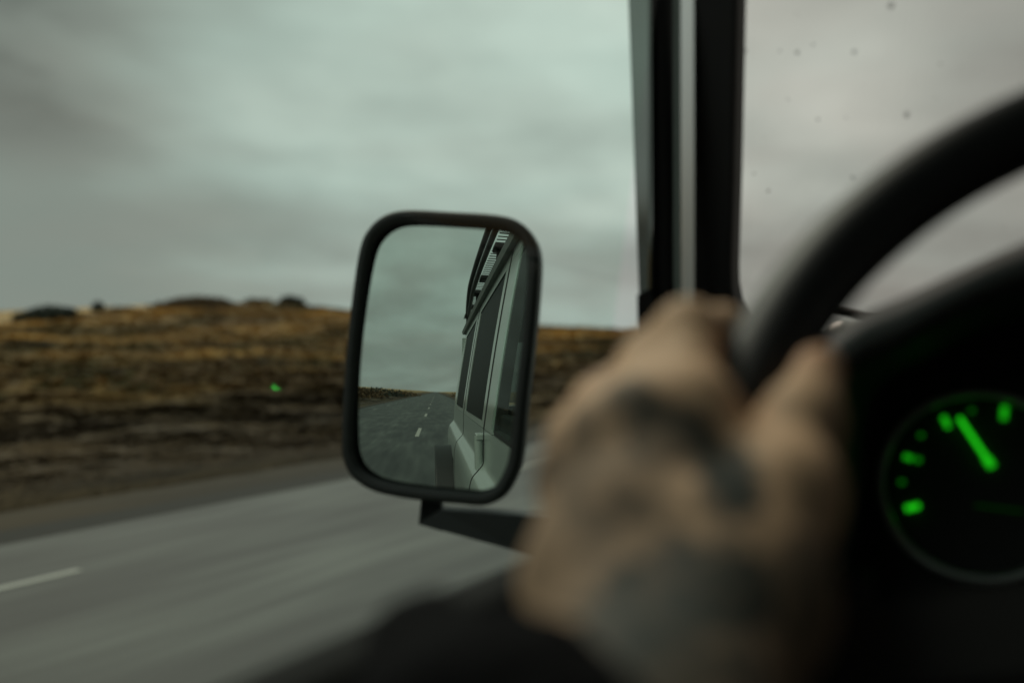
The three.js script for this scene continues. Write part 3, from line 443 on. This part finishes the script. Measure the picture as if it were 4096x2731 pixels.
{
  const J = {
    wrist: at(2680, 2560, 0.285), wristT: at(2900, 2540, 0.28), wristL: at(2460, 2540, 0.29), fore: at(2420, 3150, 0.235), foreT: at(2680, 3150, 0.232),
    i1: at(2770, 1660, 0.336), i2: at(2750, 1330, 0.378), i3: at(2885, 1330, 0.41), i4: at(3000, 1450, 0.422),
    m1: at(2560, 1690, 0.336), m2: at(2605, 1462, 0.386), m3: at(2770, 1480, 0.42), m4: at(2900, 1610, 0.421),
    r1: at(2390, 1790, 0.338), r2: at(2415, 1625, 0.385), r3: at(2600, 1680, 0.418), r4: at(2780, 1790, 0.41),
    l1: at(2300, 1930, 0.343), l2: at(2300, 1765, 0.382), l3: at(2450, 1870, 0.406), l4: at(2620, 1950, 0.4),
    t0: at(3010, 2400, 0.288), t1: at(3150, 1980, 0.31), t2: at(3205, 1690, 0.338), t3: at(3275, 1480, 0.358), palm: at(2560, 2150, 0.318), heel: at(2330, 2330, 0.31), web: at(3010, 2010, 0.315), mid: at(2880, 2200, 0.3),
  };
  const bones = [
    [J.fore, J.wrist, 0.026, 0.022], [J.foreT, J.wristT, 0.024, 0.021], [J.wristL, J.fore, 0.02, 0.022],
    [J.wrist, J.i1, 0.02, 0.0135], [J.wrist, J.m1, 0.021, 0.0135], [J.wristL, J.r1, 0.02, 0.0128], [J.wristL, J.l1, 0.019, 0.0118], [J.palm, J.heel, 0.022, 0.02], [J.palm, J.web, 0.02, 0.012], [J.mid, J.web, 0.018, 0.012], [J.wristT, J.mid, 0.02, 0.018], [J.mid, J.palm, 0.018, 0.02],
    [J.i1, J.i2, 0.0125, 0.0106], [J.i2, J.i3, 0.0104, 0.0092], [J.i3, J.i4, 0.0092, 0.0078],
    [J.m1, J.m2, 0.0125, 0.0108], [J.m2, J.m3, 0.0106, 0.0094], [J.m3, J.m4, 0.0094, 0.008],
    [J.r1, J.r2, 0.0118, 0.0102], [J.r2, J.r3, 0.01, 0.009], [J.r3, J.r4, 0.009, 0.0076],
    [J.l1, J.l2, 0.0108, 0.0092], [J.l2, J.l3, 0.009, 0.008], [J.l3, J.l4, 0.008, 0.007],
    [J.wristT, J.t0, 0.021, 0.021], [J.t0, J.t1, 0.0205, 0.0145], [J.t1, J.t2, 0.0135, 0.0115], [J.t2, J.t3, 0.0115, 0.0088], [J.t1, J.web, 0.012, 0.011], [J.web, J.i1, 0.01, 0.011],
  ];
  const hand = blob(at(2680, 2180, 0.335), 0.135, 96, capsules(bones, 0.0115));
  // skin, shade painted at wrist and thumb base, tattoo ink
  const inkShade = [[[2500, 1580], [2700, 1700], 60, 0.7], [[2700, 1700], [2930, 1930], 85, 0.85], [[2915, 1965], [2920, 1985], 110, 1], [[2330, 1760], [2420, 1900], 55, 0.55], [[2300, 2000], [2450, 2080], 75, 0.65], [[2430, 2060], [2470, 2090], 70, 0.7], [[2200, 2080], [2330, 1900], 55, 0.45], [[2560, 2330], [2680, 2260], 150, 0.95], [[2680, 2230], [2820, 2260], 120, 0.9], [[2830, 2330], [2880, 2420], 90, 0.7], [[2500, 2450], [2600, 2520], 90, 0.6], [[3100, 1560], [3180, 1640], 40, 0.2], [[3290, 1640], [3310, 1740], 40, 0.45], [[2130, 2260], [2260, 2200], 60, 0.4], [[2700, 2560], [2760, 2640], 110, 0.6], [[2380, 1880], [2560, 2010], 40, 0.3], [[3080, 2420], [2980, 2640], 120, 0.6], [[2600, 2120], [2760, 2060], 40, 0.35], [[2860, 2620], [2800, 2720], 120, 0.8]];
  const pos = hand.attributes.position, col = new Float32Array(pos.count * 3), p = V(0, 0, 0), nrm = hand.attributes.normal;
  inkShade.push([[2480, 1570], [2760, 1730], 70, 0.8], [[2760, 1730], [2950, 1960], 95, 0.9], [[2250, 2150], [2500, 2000], 230, 0.45], [[2450, 2300], [2750, 2350], 300, 0.5], [[2330, 2050], [2420, 1750], 130, 0.4], [[2700, 2560], [2900, 2700], 260, 0.62], [[2620, 2330], [2760, 2270], 140, 0.95], [[2915, 1970], [2925, 1995], 110, 0.98], [[3130, 2250], [3080, 2600], 170, 0.72], [[2520, 1590], [2900, 1900], 105, 0.78], [[2880, 1880], [2930, 2010], 125, 0.97], [[2560, 2360], [2860, 2300], 200, 0.95], [[2260, 1830], [2360, 2060], 75, 0.62], [[2420, 2080], [2560, 2050], 80, 0.7], [[2640, 1900], [2740, 1990], 45, 0.5], [[2760, 2560], [2960, 2660], 240, 0.85], [[3150, 2010], [3190, 2160], 90, 0.35], [[3290, 1660], [3300, 1760], 45, 0.6]);
  const inkShadeW = inkShade.map(([a, b, r, s]) => [at(...a, 0.325), at(...b, 0.325), r * 0.325 / 3982, s]);
  for (let i = 0; i < pos.count; i++) {
    p.fromBufferAttribute(pos, i); const v = n3(p.x * 60, p.y * 60, p.z * 60), w = n3(p.x * 130 + 9, p.y * 130, p.z * 130);
    let r = 0.75 + 0.06 * v, g = 0.49 + 0.04 * v, b = 0.315 + 0.025 * v, k = 0;
    for (const [a, c, rr, s] of inkShadeW) { const ac = c.clone().sub(a), q = p.clone().sub(a), t = Math.min(1, Math.max(0, q.dot(ac) / ac.lengthSq())); const vd = sight(2600, 2000).normalize(), off = q.addScaledVector(ac, -t); off.addScaledVector(vd, -off.dot(vd)); k = Math.max(k, s * (1 - sm(rr * 0.6, rr * 1.25, off.length() * (1 + 0.25 * w)))); }
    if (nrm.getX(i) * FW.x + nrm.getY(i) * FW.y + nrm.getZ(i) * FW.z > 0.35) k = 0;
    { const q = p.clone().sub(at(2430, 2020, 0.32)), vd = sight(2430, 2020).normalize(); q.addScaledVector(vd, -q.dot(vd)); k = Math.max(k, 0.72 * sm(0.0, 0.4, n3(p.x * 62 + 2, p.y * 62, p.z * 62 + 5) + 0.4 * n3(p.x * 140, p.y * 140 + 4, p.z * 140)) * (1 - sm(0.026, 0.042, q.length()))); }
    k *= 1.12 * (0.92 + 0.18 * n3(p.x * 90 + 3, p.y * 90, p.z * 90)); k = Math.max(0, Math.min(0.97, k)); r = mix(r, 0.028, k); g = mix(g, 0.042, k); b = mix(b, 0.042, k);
    const red = Math.exp(-p.distanceToSquared(J.t3) / 0.00012) + 0.6 * Math.exp(-p.distanceToSquared(J.l1) / 0.0002) + 0.5 * Math.exp(-p.distanceToSquared(J.r2) / 0.0002);
    g *= 1 - 0.22 * Math.min(1, red); b *= 1 - 0.2 * Math.min(1, red);
    col.set([r, g, b], i * 3);
  }
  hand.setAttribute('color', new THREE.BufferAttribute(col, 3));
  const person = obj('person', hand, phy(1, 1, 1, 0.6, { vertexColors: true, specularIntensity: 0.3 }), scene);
  tag(person, 'left arm of the driver, tattooed hand gripping the steering wheel, black sleeve', 'person');
  const s = [at(1695, 2596, 0.3), at(2080, 2900, 0.24), at(2270, 3080, 0.222), at(1750, 3050, 0.25), at(1500, 3700, 0.22)];
  const sl = blob(at(1950, 3050, 0.255), 0.1, 60, capsules([[s[0], s[1], 0.0155, 0.0235], [s[1], s[2], 0.0235, 0.025], [s[0], s[3], 0.0155, 0.024], [s[3], s[4], 0.026, 0.03], [s[1], s[3], 0.0235, 0.026]], 0.01));
  const sp = sl.attributes.position; for (let i = 0; i < sp.count; i++) { const d = 0.0016 * n3(sp.getX(i) * 55, sp.getY(i) * 55, sp.getZ(i) * 30); sp.setY(i, sp.getY(i) + d); } sl.computeVertexNormals();
  obj('sleeve', sl, phy(0.008, 0.008, 0.009, 0.95, { specularIntensity: 0.12 }), person);
}

renderer.render(scene, camera);
